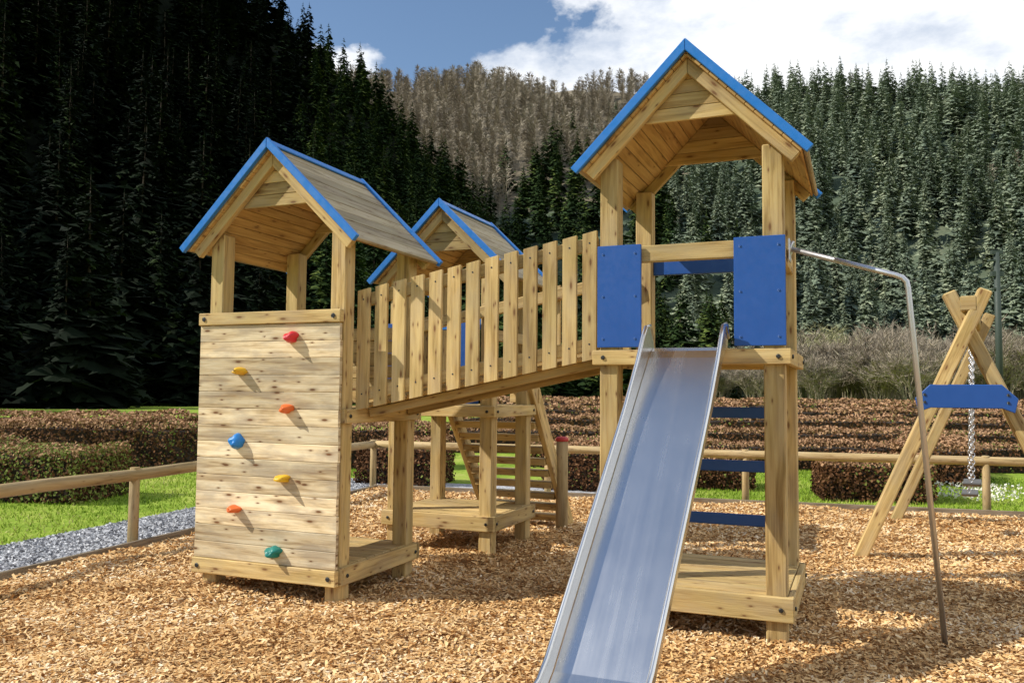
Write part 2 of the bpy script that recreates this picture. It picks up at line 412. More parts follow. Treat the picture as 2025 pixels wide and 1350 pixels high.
def merged(lst, protos, name, mat, label, cat, group=None, haze=0.0):
    Vs, Ts = [], []
    for x, z, s in lst:
        V, t = protos[int(rng.integers(len(protos)))]; a = rng.uniform(0, 6.283); c, n = math.cos(a), math.sin(a)
        p = cw(x, z, float(Hgt(np.array(x), np.array(z)))-.4)
        w = s*rng.uniform(.85, 1.2)
        Vs.append(np.stack([(V[:, 0]*c-V[:, 1]*n)*w+p.x, (V[:, 0]*n+V[:, 1]*c)*w+p.y, V[:, 2]*s+p.z], 1))
        Ts.append(t*rng.uniform(.55, 1.3)+haze*(z-180)/300)  # haze painted in: tone gets lighter with distance
    o = npmesh(name, np.concatenate(Vs), 3, mat, np.concatenate(Ts))
    return tag(o, label, cat, group, 'stuff')
def trunkmesh(H, r):
    b = MB(); b.tube([(0, 0, -.5), (.05, 0, H*.5), (0, 0, H*.95)], [r, r*.6, .02], 7); o = b.build('trunk', 'bark', None, 0)
    me = o.data; bpy.data.objects.remove(o); return me
tk = trunkmesh(21, .22)
def individuals(lst, mat, label, group):
    mes = [npmesh('crown', V, 3, mat, t*k_, link=False) for V, t in hi for k_ in (.75, 1.15)]
    for x, z, s in lst:
        p = cw(x, z, float(Hgt(np.array(x), np.array(z)))-.4)
        r = bpy.data.objects.new('spruce_tree', None); C.objects.link(r); r.location = p
        r.rotation_euler = (rng.normal()*.015, rng.normal()*.015, rng.uniform(0, 6.28)); w = s*rng.uniform(.9, 1.2); r.scale = (w, w, s); tag(r, label, 'tree', group)
        for nm, m_ in (('trunk', tk), ('crown', mes[int(rng.integers(len(mes)))])):
            c = bpy.data.objects.new(nm, m_); C.objects.link(c); c.parent = r
left.sort(key=lambda q: q[1]/q[2]); right.sort(key=lambda q: q[1]/q[2])
lshaded = [q for q in left if q[0]/q[1] < -.25+.02*math.sin(q[1])]; lsunlit = [q for q in left if q not in lshaded]
individuals(lshaded[:120], 'spruce_shaded', 'tall spruce painted near black for the deep shade of the left hillside', 'spruces in deep shade on the left hillside')
individuals(lsunlit[:70], 'spruce_sunlit', 'dark green spruce on the lower end of the left ridge behind the bridge', 'green spruces at the lower end of the left ridge')
individuals(right[:110], 'spruce_hazed', 'sunlit haze-paled grey green spruce low on the far slope behind the slide tower', 'spruces low on the sunlit far slope')
merged(lshaded[120:], lo, 'spruce_forest', 'spruce_shaded', 'spruce forest painted near black for shade, filling the upper left hillside', 'forest')
merged(lsunlit[70:], lo, 'spruce_forest', 'spruce_sunlit', 'dark green spruce forest along the descending left ridge', 'forest')
merged(right[110:], lo, 'spruce_forest', 'spruce_hazed', 'haze-paled grey green spruce forest on the high right slope', 'forest', None, .15)
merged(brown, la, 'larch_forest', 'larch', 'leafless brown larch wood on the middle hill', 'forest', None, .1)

# bare bushes and trees
def bare(H, R, seed, stems=5, tw_n=9):
    r = random.Random(seed); b = MB(); tw = []; tt = []
    def grow(p, d, L, rad, lev):
        q = p+d*L
        if lev < 3: b.tube([p, (p+q)/2+Vector((r.uniform(-.04, .04)*L, r.uniform(-.04, .04)*L, 0)), q], [rad, rad*.8, rad*.55], 4, tone=.4, smooth=False, cap=False)
        if lev >= 2:
            for _ in range(tw_n):
                s = r.uniform(.1, 1.0); e = p.lerp(q, s)
                dd = (d+Vector((r.gauss(0, .7), r.gauss(0, .7), r.gauss(.25, .4)))).normalized()
                l = L*r.uniform(.4, .9); w = .010*H*r.uniform(.4, 1.0)*.5
                pr = dd.cross(Vector((r.gauss(0, 1), r.gauss(0, 1), r.gauss(0, 1)))).normalized()*w
                tw.extend([e-pr, e+pr, e+dd*l]); tt.append(r.uniform(0, 1))
        if lev < 3:
            for i in range(4 if lev < 2 else 3):
                dd = (d*.9+Vector((r.gauss(0, .5), r.gauss(0, .5), r.gauss(.12, .25)))).normalized()
                grow(p.lerp(q, r.uniform(.5, 1)), dd, L*r.uniform(.55, .8), rad*.55, lev+1)
    for i in range(stems):
        a = r.uniform(0, 6.28); sp_ = R/H*r.uniform(.1, .8)
        grow(Vector((math.cos(a)*R*.08*stems/5, math.sin(a)*R*.08*stems/5, -.1)), Vector((math.cos(a)*sp_, math.sin(a)*sp_, 1)).normalized(), H*.36, .018*H/ (1 if stems < 3 else 2), 0)
    return b, np.array([list(v) for v in tw]), np.array(tt)
def bare_protos(H, R, seeds, stems, mat, tw_n=9):
    out = []
    for sd in seeds:
        b, T, t = bare(H, R, sd, stems, tw_n)
        o = b.build('limbs', mat, None, 0); lm = o.data; bpy.data.objects.remove(o)
        out.append((lm, npmesh('crown', T, 3, mat, t, link=False)))
    return out
def place_bare(protos, X, Z, s, name, label, cat, group):
    r = bpy.data.objects.new(name, None); C.objects.link(r); r.location = cw(X, Z, max(-.02, float(Hgt(np.array(X), np.array(Z)))-.3)); r.rotation_euler.z = rng.uniform(0, 6.28)
    r.scale = (s, s, s*rng.uniform(.85, 1.1)); tag(r, label, cat, group)
    lm, cm = protos[int(rng.integers(len(protos)))]
    for nm, m_ in (('trunk', lm), ('crown', cm)):
        c = bpy.data.objects.new(nm, m_); C.objects.link(c); c.parent = r
pb = bare_protos(7, 4.0, (31, 32, 33), 9, 'twig', 12)
for i in range(130):
    Z = rng.uniform(84, 190); X = Z*rng.uniform(.15, .68)
    s_k = .75+.45*min(1, max(0, (X/Z-.2)/.3))
    place_bare(pb, X, Z, rng.uniform(.8, 1.3)*(1+1.0*(Z-84)/100)*s_k, 'bare_shrub', 'leafless grey brown shrub in the thicket at the foot of the right slope', 'shrub', 'bare shrubs in the thicket at the foot of the right slope')
pw = bare_protos(13, 5, (41, 42), 5, 'willow', 12)
for k_, Z, s in ((.345, 120, 1.1), (.365, 118, .9), (.385, 122, 1.05), (.405, 126, .9), (.335, 135, 1.0)):
    place_bare(pw, k_*Z, Z, s, 'willow_tree', 'pale yellow green willow rising above the brown thicket', 'tree', 'pale willows above the thicket')

# ------------------------------------------------------------ hedges
def hedge(Xa, Za, Xb, Zb, w, h, n, label, leaf=.03, green=.06):
    A, B = cw(Xa, Za), cw(Xb, Zb); d = B-A; L = d.length; d.normalize(); s = Vector((-d.y, d.x, 0))
    mid = (A+B)/2
    r = empty('hedge', mid, label, 'hedge', 'copper hedges dividing the grass pitches')
    core = MB(); nseg = max(2, int(L/.5)); vs = []
    for i in range(nseg+1):
        p = A+d*(.14+(L-.28)*i/nseg); hv = h*.86*random.uniform(.92, 1.0); wv = w*.40*random.uniform(.9, 1.0)
        for a, b_ in [(-wv, 0), (-wv, hv), (wv, hv), (wv, 0)]: vs.append(p+s*a+Vector((0, 0, b_-.01)))
    fs = [(i*4+k, i*4+(k+1) % 4, (i+1)*4+(k+1) % 4, (i+1)*4+k) for i in range(nseg) for k in range(4)]+[(0, 1, 2, 3), tuple(range(nseg*4, nseg*4+4))]
    core.add(vs, fs, [[(0, 0)]*4]*len(fs)); core.build('stems', 'hedgecore', r, 0)
    u = rng.uniform(-.5, .5, n)*L*1.01; per = rng.uniform(0, 2*h+w, n)
    a = np.where(per < h, -w/2, np.where(per < h+w, per-h-w/2, w/2)); z = np.where(per < h, per, np.where(per < h+w, h, 2*h+w-per))
    nr = np.stack([np.zeros(n), np.where(per < h, -1, np.where(per < h+w, 0, 1)), np.where((per >= h) & (per < h+w), 1., .25)], 1)
    ne = max(60, int(n*2*w/(L+w)*.5)); ii = rng.choice(n, min(ne, n//3), replace=False)
    sg = rng.choice([-1, 1], len(ii)); u[ii] = sg*(L/2-rng.exponential(.03, len(ii))); a[ii] = rng.uniform(-w/2, w/2, len(ii)); z[ii] = rng.uniform(0, h, len(ii))
    nr[ii] = np.stack([sg, np.zeros(len(ii)), np.full(len(ii), .2)], 1)
    wob = .05*np.sin(u*3.1+a)+.04*np.sin(u*7.3+z*5)+.03*np.sin(z*11+u*2)+.04*np.sin(u*1.1+2)
    wob = wob*(h/.8)*.8
    dep = rng.exponential(.035, n)-.03*(rng.random(n) < .3)-.02
    a2 = a+nr[:, 1]*(wob-dep); z2 = np.clip(z+np.where(nr[:, 2] > .5, wob-dep, 0), .0, None)
    a2 *= 1-.18*np.clip(z2/h-.75, 0, 1)
    dv, sv = np.array(d), np.array(s)
    c = u[:, None]*dv+a2[:, None]*sv+z2[:, None]*np.array([0, 0, 1.])
    nw = nr[:, :1]*dv+nr[:, 1:2]*sv+nr[:, 2:]*np.array([0, 0, 1.])+rng.normal(size=(n, 3))*.6
    sz = leaf*rng.uniform(.6, 1.3, n)
    tone = np.clip(.28+rng.normal(size=n)*.14+.42*(z2/h > .86)-.12*(dep > .03)-.15*(z2/h < .4), 0, .86)  # light painted into leaf tone: paler tops, darker sides, base and inner leaves
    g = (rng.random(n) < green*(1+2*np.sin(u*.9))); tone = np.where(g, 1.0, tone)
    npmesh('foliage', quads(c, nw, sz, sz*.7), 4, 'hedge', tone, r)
hedge(-9.5, 11.0, -4.95, 10.3, 1.1, .62, 30000, 'low shaggy copper hedge left of the climbing wall on the lawn', .015, .16)
hedge(-12, 14.6, -1.4, 15.0, .9, .76, 38000, 'long clipped copper hedge behind the climbing wall tower', .018)
hedge(-22, 21, -7.6, 20.5, 1.0, .72, 14000, 'farther copper hedge at the far left under the forest', .030)
hedge(-2.15, 12.6, -.95, 12.3, .8, .58, 9000, 'short copper hedge seen under the bridge behind the fence', .015)
hedge(.55, 12.1, 1.75, 11.8, .9, .58, 10000, 'short copper hedge just left of the slide behind the fence', .015)
hedge(2.55, 12.3, 3.45, 12.2, .8, .46, 8000, 'small copper hedge seen through the ladder of the slide tower', .015)
hedge(4.05, 11.2, 5.35, 10.95, .9, .50, 11000, 'low copper hedge behind the fence beside the swing', .015, .12)
rows = [(.4, 15.6, 14, 15.0, .9, .46, 26000, .017, 'nearest long copper hedge row across the pitches on the right'),
        (-1.5, 19.2, 18, 18.4, 1.1, .56, 26000, .022, 'second long copper hedge row across the pitches on the right'),
        (-1.5, 24.6, 22, 23.6, 1.4, .68, 20000, .030, 'third long copper hedge row across the pitches on the right'),
        (-1, 32, 29, 31, 1.9, .80, 16000, .042, 'fourth long copper hedge row across the pitches on the right'),
        (-1, 44, 40, 43, 2.6, .89, 13000, .06, 'fifth long copper hedge row across the pitches on the right'),
        (-1, 62, 52, 60, 3.0, .95, 11000, .085, 'sixth and farthest long copper hedge row on the right')]
for Xa, Za, Xb, Zb, w, h, n, lf, lb in rows: hedge(Xa, Za, Xb, Zb, w, h, n, lb, lf, .03)
hedge(6.3, 12.6, 7.6, 15.2, 1.1, .60, 9000, 'short copper hedge running back towards the thicket behind the swing frame', .018)

# ------------------------------------------------------------ grass, gravel, chips, flowers
def blades(n, fx):
    P = fx(n); n = len(P); a = rng.uniform(0, 6.283, n); h = rng.uniform(.02, .055, n); w = rng.uniform(.004, .009, n)
    t = np.stack([np.cos(a), np.sin(a), np.zeros(n)], 1)*w[:, None]
    tip = np.stack([rng.normal(size=n)*.02, rng.normal(size=n)*.02, h], 1)
    pt = .16*np.sin(P[:, 0]*1.7+np.sin(P[:, 1]*1.3)*2)+.12*np.sin(P[:, 1]*2.9+P[:, 0]*2.1)
    return np.stack([P-t, P+t, P+tip], 1).reshape(-1, 3), np.clip(.52+pt+rng.normal(size=n)*.2, 0, 1)
def left_g(n):
    y = rng.uniform(3, 16, n); x = rng.uniform(-15, -6, n); k = x < (-5.12-(y+1)*.0977)-1.0
    return np.stack([x[k], y[k], np.full(k.sum(), -.016)], 1)
def back_g(n):
    x = rng.uniform(-4.5, 6.5, n); y = rng.uniform(10.4, 16, n); k = (y > 10.1+(x+6.2)*.114) & ((x > -2.4) | (y > 11.4))
    return np.stack([x[k], y[k], np.full(k.sum(), -.016)], 1)
V1, t1 = blades(60000, left_g); V2, t2 = blades(42000, back_g)
tag(npmesh('grass', np.concatenate([V1, V2]), 3, 'grassblade', np.concatenate([t1, t2])), 'bright green grass blades on the lawn beyond the fence', 'grass', kind='stuff')
n = 18000; y = rng.uniform(2, 11, n); x = fl(y)-rng.uniform(-.08, 1.03, n)
c = np.stack([x, y, np.full(n, .002)], 1)
tag(npmesh('gravel', quads(c, rng.normal(size=(n, 3))*.6+[0, 0, 1], rng.uniform(.006, .016, n), rng.uniform(.006, .013, n)), 4, 'stone', rng.random(n)), 'loose grey gravel stones on the path', 'gravel', kind='stuff')
Zc = 2.2+9.5*rng.random(270000)**1.2; Xc = Zc*rng.uniform(-.72, .70, len(Zc))
x = Xc*CT-Zc*ST; y = Xc*ST+Zc*CT
k = (x > fl(y)+.2) & (y < bl(x)-.2); x, y, Zc = x[k], y[k], Zc[k]; n = len(x)
sc = np.interp(Zc, [2, 5, 11], [.72, .86, 1.25])
mound = .022*np.sin(x*2.3+y)+.018*np.sin(y*3.1-x*1.7)+.010*np.sin(x*9+2*np.sin(y*7))
c = np.stack([x, y, .010+np.abs(mound)+rng.uniform(-.004, .014, n)], 1)
V = quads(c, rng.normal(size=(n, 3))*.33+[0, 0, 1], rng.uniform(.007, .027, n)*sc, rng.uniform(.003, .009, n)*sc)
tcl = .08*np.sin(x*3.3+np.sin(y*2.2)*2)+.06*np.sin(y*5.1-x*2)
tag(npmesh('wood_chips', V, 4, 'chip', np.clip(rng.beta(2.2, 1.6, n)+tcl, 0, 1)), 'loose orange wood chips spread over the play area', 'wood chips', kind='stuff')
n = 500; P = cw(5.75, 10.5); c = np.stack([P.x+rng.normal(size=n)*.3, P.y+.2+rng.normal(size=n)*.12, rng.uniform(.05, .24, n)], 1)
tag(npmesh('flowers', quads(c, rng.normal(size=(n, 3)), rng.uniform(.01, .018, n), rng.uniform(.008, .014, n)), 4, 'petal', rng.random(n)), 'patch of white spring flowers behind the swing', 'flowers', kind='stuff')

# ------------------------------------------------------------ fences and edging
f = empty('log_fence', (fl(5.47), 5.47, 0), 'low round log fence running along the gravel path on the left', 'fence')
b = MB(); pts = [(fl(yy)+random.uniform(-.012, .012), yy, .60+random.uniform(-.006, .006)) for yy in np.linspace(-2, 10.05, 14)]
b.tube(pts, .050, 14); b.build('rail', 'log', f, 0)
for yy in (.8, 3.1, 5.47, 7.75):
    b = MB(); b.tube([(fl(yy), yy, -.1), (fl(yy), yy, .66)], [.045, .041], 14); b.build('post', 'log', f, .004)
f = empty('log_fence', (-1.3, bl(-1.3), 0), 'low round log fence running along the back of the play area', 'fence')
b = MB(); pts = [(xx, bl(xx)+random.uniform(-.01, .01), .60) for xx in np.linspace(-6.25, 9, 14)]
b.tube(pts, .050, 14); b.build('rail', 'log', f, 0)
for xx in (-6.2, -3.75, -1.3, 1.3, 3.8, 6.4):
    b = MB(); b.tube([(xx, bl(xx), -.1), (xx, bl(xx), .66)], [.045, .041], 14); b.build('post', 'log', f, .004)
b = MB(); b.beam((fl(-4)+.12, -4, -.01), (fl(9.9)+.12, 9.88, -.01), .035, .14); e = b.build('edging_board', 'oldwood', None, .004, (fl(4)+.12, 4, 0)); tag(e, 'weathered timber edging board between the wood chips and the gravel path', 'edging')
b = MB(); b.beam((-6.1, bl(-6.1)-.14, .0), (12, bl(12)-.14, .0), .035, .14); e = b.build('edging_board', 'oldwood', None, .004, (0, bl(0)-.14, 0)); tag(e, 'weathered timber edging board along the back of the wood chips', 'edging')

# ------------------------------------------------------------ climbing frame helpers
PW = .11
def roof(root, cx, y0, y1, half, ze, za, label=None):
    al = math.atan2(za-ze, half); nb = 9; b = MB(); ln = MB()
    Ls = math.hypot(half, za-ze); cosa, sina = math.cos(al), math.sin(al)
    for s in (-1, 1):
        n_ = Vector((s*sina, 0, cosa)); dn = Vector((s*cosa, 0, -sina))
        A = Vector((cx, 0, za))
        for i in range(nb):
            c = A+dn*(Ls*(i+.5)/nb)-n_*(.011+.0015*(i % 2))
            b.beam((c.x, y0+.032, c.z), (c.x, y1-.032, c.z), Ls/nb-.005, .020, tuple(n_))
        nl = 13; L2 = Ls-.03
        for i in range(nl):
            c = A+dn*(.018+L2*(i+.5)/nl-.01)-n_*.0325
            ln.beam((c.x, y0+.034, c.z), (c.x, y1-.034, c.z), L2/nl-.003, .013, tuple(n_))
    rf = b.build('roof', 'roofwood', root, .003)
    ln.build('roof_lining', 'lining', rf, .0025)
    if label: rf['label'] = label
    def strip(s, o_out, o_in, ya, yb, e=0.0, name='fascia', mat='trim', bev=.003):
        q = MB(); n_ = Vector((s*sina, 0, cosa)); dn = Vector((s*cosa, 0, -sina)); E = Vector((cx, 0, za))+dn*(Ls+e)
        pts = [E+n_*o_out, Vector((cx+s*.001, 0, za+o_out/cosa)), Vector((cx+s*.001, 0, za+o_in/cosa)), E+n_*o_in]
        q.prism([(p.x, ya, p.z) for p in pts], (0, yb-ya, 0), axis=(dn.x, 0, dn.z)); return q.build(name, mat, rf, bev)
    for s in (-1, 1):
        strip(s, .022, -.026, y0, y0+.030, .01); strip(s, .022, -.026, y1-.030, y1, .01)
        strip(s, -.040, -.103, y0+.065, y0+.108, -.03, 'rafter', 'wood'); strip(s, -.040, -.103, y1-.108, y1-.065, -.03, 'rafter', 'wood')
    q = MB(); w = .045; o1, o2 = .016, .004
    for s in (-1, 1):
        dn = Vector((s*cosa, 0, -sina)); n_ = Vector((s*sina, 0, cosa)); E = Vector((cx, 0, za))+dn*w
        pts = [E+n_*o1, Vector((cx+s*.0005, 0, za+o1/cosa)), Vector((cx+s*.0005, 0, za+o2/cosa)), E+n_*o2]
        q.prism([(p.x, y0+.031, p.z) for p in pts], (0, y1-y0-.062, 0))
    q.build('ridge_cap', 'trim', rf, .002)
    for ya in (y0+.112, y1-.132):
        q = MB(); zt = za-.04/cosa; tn = (za-ze)/half; z = zt-.34
        while z < zt-.02:
            z2 = min(z+.078, zt); w0, w1 = (zt-z)/tn, max((zt-z2)/tn, .002)
            q.prism([(cx-w0, ya, z), (cx+w0, ya, z), (cx+w1, ya, z2-.003), (cx-w1, ya, z2-.003)], (0, .02, 0)); z = z2
        q.build('gable_boards', 'wood', rf, .002)
def bolt(b, x, y, z, ax='y', s=-1, r=.013, mi=1):
    L = .010
    if ax == 'y': b.tube([(x, y, z), (x, y+s*L, z)], r, 8, mi=mi, tone=.5)
    else: b.tube([(x, y, z), (x+s*L, y, z)], r, 8, mi=mi, tone=.5)
def platform(root, x0, x1, y0, y1, zt, fh, name, fname='platform_frame'):
    b = MB(); n_ = int(round((y1-y0-.01)/.1)); w = (y1-y0-.01)/n_
    for i in range(n_): b.box(x0+.002, x1-.002, y0+.005+i*w, y0+.005+(i+1)*w-.006, zt-.028, zt+random.uniform(-.001, .001))
    p = b.build(name, 'wood', root, .003)
    th = .035; z0, z1 = zt-.004-fh, zt-.004; zc = (z0+z1)/2
    def one(a):
        q = MB(); q.box(*a[0]); 
        for bb in a[1]: bolt(q, *bb)
        q.build(fname, ['wood', 'bolt'], p, .004)
    one(((x0-th, x1+th, y0-th, y0-.002, z0, z1), [(x0+.03, y0-th, zc, 'y', -1), (x1-.03, y0-th, zc, 'y', -1)]))
    one(((x0-th, x1+th, y1+.002, y1+th, z0, z1), []))
    one(((x0-th, x0-.002, y0, y1, z0, z1), []))
    one(((x1+.002, x1+th, y0, y1, z0, z1), [(x1+th, y0+.03, zc, 'x', 1), (x1+th, y1-.03, zc, 'x', 1)]))
    return p
def posts(root, x0, x1, y0, y1, h):
    for x in (x0+PW/2, x1-PW/2):
        for y in (y0+PW/2, y1-PW/2):
            b = MB(); b.beam((x, y, -.03), (x, y, h), PW, PW, (0, 1, 0)); b.build('post', 'wood', root, .007)

F = empty('climbing_frame', (-2.2, 5, 0), 'large climbing frame with two roofed towers, sloping picket bridge, steel slide and climbing wall', 'climbing frame')
# --- left tower
LX0, LX1, LY0, LY1 = -4.06, -2.98, 4.45, 5.37
posts(F, LX0, LX1, LY0, LY1, 2.375)
roof(F, -3.52, 4.32, 5.47, .68, 2.27, 2.93)
platform(F, LX0, LX1, LY0, LY1, .25, .11, 'low_platform')
platform(F, LX0, LX1, LY0, LY1, 1.22, .09, 'tower_deck')
w = MB(); zz = .235; rowh = (1.752-.235)/14
for i in range(14):
    hgt = rowh; w.box(LX0-.015, LX1+.012+random.uniform(-.003, .003), LY0-.028-.0345, LY0-.0365+random.uniform(-.001, .001), zz+.0005, zz+hgt-.0015); zz += hgt
wall = w.build('climbing_wall', 'plank', F, .0028)
for z0, z1 in ((.135, .2335), (1.754, 1.835)):
    b = MB(); b.box(LX0-.02, LX1+.02, LY0-.080, LY0-.037, z0, z1)
    for x in (LX0+.03, LX1-.03): bolt(b, x, LY0-.080, (z0+z1)/2, 'y', -1, .016)
    b.build('cross_beam', ['wood', 'bolt'], F, .006)
def hold(x, z, mat, sx, sz, dp, seed):
    r = random.Random(seed); bm = bmesh.new(); bmesh.ops.create_icosphere(bm, subdivisions=3, radius=1)
    ph = [r.uniform(0, 6) for _ in range(4)]
    for v in bm.verts:
        p = v.co; k = 1+.16*math.sin(3*p.x+ph[0])*math.cos(3*p.z+ph[1])+.10*math.sin(5*p.z+4*p.x+ph[2])
        y = p.y*dp*k
        if p.y > .1: y = .1*dp
        tilt = .5*max(0, -p.y)*(p.x*.3-p.z*.25+.5)
        rad = math.hypot(p.x, p.z)
        if p.y < 0 and rad < .22: y += dp*.35
        v.co = Vector((p.x*sx*k, y*(1+tilt), p.z*sz*k))
    me = bpy.data.meshes.new('climbing_hold'); bm.to_mesh(me); bm.free()
    for p in me.polygons: p.use_smooth = True
    me.materials.append(M[mat]); o = bpy.data.objects.new('climbing_hold', me); C.objects.link(o); o.parent = wall
    o.location = Vector((x, LY0-.066, z))-ORG[wall.name]; o['label'] = mat.replace('hblue', 'blue')+' climbing hold bolted to the plank wall'
for i, (x, z, mt, sx, sz) in enumerate([(-3.325, 1.665, 'red', .042, .038), (-3.72, 1.45, 'yellow', .045, .027), (-3.345, 1.215, 'orange', .045, .028),
        (-3.735, .995, 'hblue', .048, .045), (-3.365, .775, 'yellow', .048, .026), (-3.735, .565, 'orange', .045, .024), (-3.42, .315, 'teal', .050, .036)]):
    hold(x, z, mt, sx, sz, .062, i)
b = MB(); b.box(LX0+PW, LX1-PW, LY1-.07, LY1-.025, 1.70, 1.79); b.build('guard_rail', 'wood', F, .005)
b = MB(); b.box(LX0+.02, LX0+.065, LY0+PW, LY1-PW, 1.70, 1.79); b.build('guard_rail', 'wood', F, .005)
b = MB()
for i in range(5): b.box(LX0+PW, LX1-PW, LY1-.05, LY1-.03, 1.24+i*.092, 1.24+i*.092+.088)
b.build('back_panel', 'wood', F, .003)

# --- right tower
RX0, RX1, RY0, RY1 = -1.40, -.37, 4.72, 5.68
posts(F, RX0, RX1, RY0, RY1, 2.70)
roof(F, -.872, 4.58, 5.76, .645, 2.625, 3.275)
platform(F, RX0, RX1, RY0, RY1, .27, .13, 'low_platform')
platform(F, RX0, RX1, RY0, RY1, 1.58, .085, 'tower_deck')
b = MB(); b.box(RX0+PW+.001, RX1-PW-.001, RY0+.01, RY0+.06, 2.085, 2.18); b.build('guard_rail', 'wood', F, .005)
def panel(x0, x1, z0, z1, y, root=F):
    b = MB(); b.box(x0, x1, y-.018, y, z0, z1)
    for x in (x0+.035, x1-.035):
        for k in range(3): 
            z = z0+.05+(z1-z0-.1)*k/2; b.tube([(x, y-.017, z), (x, y-.023, z)], .008, 8, mi=1, tone=.5)
    return b.build('side_panel', ['blue', 'dkblue'], root, .006)
panel(RX0-.01, RX0+.25, 1.592, 2.185, RY0-.003); panel(RX1-.262, RX1+.01, 1.592, 2.19, RY0-.003)
b = MB(); b.box(RX0+PW, RX1-PW, RY1-.06, RY1-.025, 2.13, 2.23); b.build('cross_bar', 'blue', F, .005)
b = MB(); b.box(RX1-.05, RX1-.012, RY0+PW, RY1-PW, 2.09, 2.18); b.build('guard_rail', 'wood', F, .005)
for z in (1.21, .865, .52):
    b = MB(); b.box(RX0+PW-.02, RX1-PW+.02, RY1-.055, RY1-.02, z-.036, z+.036); b.build('ladder_rung', 'dkblue', F, .006)
# fire pole
b = MB(); b.tube([(-.36, 5.10, 2.175), (.19, 5.008, 1.985), (.222, 5.003, 1.97), (.242, 5.001, 1.947), (.249, 5.003, 1.91), (.253, 5.004, 1.86), (.40, 5.07, -.03)], .0150, 14)
fp = b.build('fire_pole', 'tube', F, 0)
b = MB(); b.tube([(-.368, 5.10, 2.176), (-.352, 5.099, 2.171)], .05, 16); b.box(-.372, -.362, 5.04, 5.16, 2.10, 2.23); b.build('mounting_plate', 'tube', fp, .003)

# --- bridge
def bz(x, lo_=1.225, hi_=1.56): return lo_+(hi_-lo_)*(x+2.98)/1.58
BX0, BX1 = -2.955, -1.425
def by(x, y0): return y0+(x+2.98)*.13
deck = MB(); nbd = 15
for i in range(nbd):
    xa = BX0+(BX1-BX0)*(i+.5)/nbd
    deck.beam((xa, by(xa, 4.60), bz(xa)), (xa, by(xa, 5.30), bz(xa)), .093, .024, (-.21, 0, 1))
dk = deck.build('bridge_deck', 'wood', F, .003)
for yy in (4.70, 5.20):
    b = MB(); b.beam((BX0+.02, by(BX0, yy), bz(BX0)-.042), (BX1-.02, by(BX1, yy), bz(BX1)-.042), .06, .055); b.build('stringer', 'wood', dk, .005)
for yy, sg, ht in ((4.585, -1, .735), (5.315, 1, .62)):
    b = MB()
    b.beam((BX0, by(BX0, yy), bz(BX0)+ht-.065), (BX1, by(BX1, yy), bz(BX1)+ht-.065), .04, .08)
    b.beam((BX0, by(BX0, yy), bz(BX0)+.07), (BX1, by(BX1, yy), bz(BX1)+.07), .04, .08)
    rl = b.build('bridge_railing', 'wood', F, .005)
    npk = 13 if sg < 0 else 4
    for i in range(npk):
        x = BX0+.045+(BX1-BX0-.09)*i/(npk-1); z = bz(x); yc = by(x, yy)+sg*.033
        b = MB(); wd = .044; sl = .21
        q = [(x-wd, yc-.011, z-.025-sl*wd), (x+wd, yc-.011, z-.025+sl*wd), (x+wd, yc-.011, z+ht+sl*wd), (x-wd, yc-.011, z+ht-sl*wd)]
        b.prism(q, (0, .022, 0), axis=(0, 0, 1))
        if sg < 0:
            for zz in (.67, .07): b.tube([(x, yc-.010, z+zz), (x, yc-.0135, z+zz)], .006, 8, mi=1, tone=.5)
        b.build('picket', ['wood', 'bolt'], rl, .003)

# --- slide
P2 = [(4.70, 1.586), (4.67, 1.582), (4.63, 1.565), (4.58, 1.525)]
y1_, z1_ = 3.22, .225
for i in range(1, 13):
    t = i/12; P2.append((4.58+(y1_-4.58)*t, 1.525+(z1_-1.525)*t))
P2 += [(3.12, .155), (3.00, .12), (2.86, .105), (2.64, .10)]
def sxf(y): return -.873-.048*(4.70-y)
path = [(sxf(y), y, z) for y, z in P2]
S = MB(); S.sweep([[(-.197, -.008), (-.197, .0), (-.18, .0), (.18, .0), (.197, .0), (.197, -.008)]]*len(path), path, (1, 0, 0))
sl = S.build('slide', 'steel', F, 0); sl['label'] = 'straight stainless steel slide'
hs = []
for y, z in P2: hs.append(float(np.interp(y, [2.6, 3.0, 4.2, 4.5, 4.62, 4.67, 4.70], [.07, .08, .085, .12, .155, .13, .05])))
for s in (-1, 1):
    W = MB(); pr = []
    for h_ in hs: pr.append([(s*.199, -.012), (s*(.199+.006), h_), (s*(.204+.006), h_), (s*.205, -.012)])
    W.sweep(pr, path, (1, 0, 0), smooth=False)
    rim = []
    for i, (y, z) in enumerate(P2):
        a, c2 = P2[max(i-1, 0)], P2[min(i+1, len(P2)-1)]; ty, tz = c2[0]-a[0], c2[1]-a[1]; l = math.hypot(ty, tz)
        rim.append((sxf(y)+s*.209, y+tz/l*hs[i], z-ty/l*hs[i]))
    W.tube(rim, .012, 12)
    W.build('side_rail', 'steel', sl, 0)

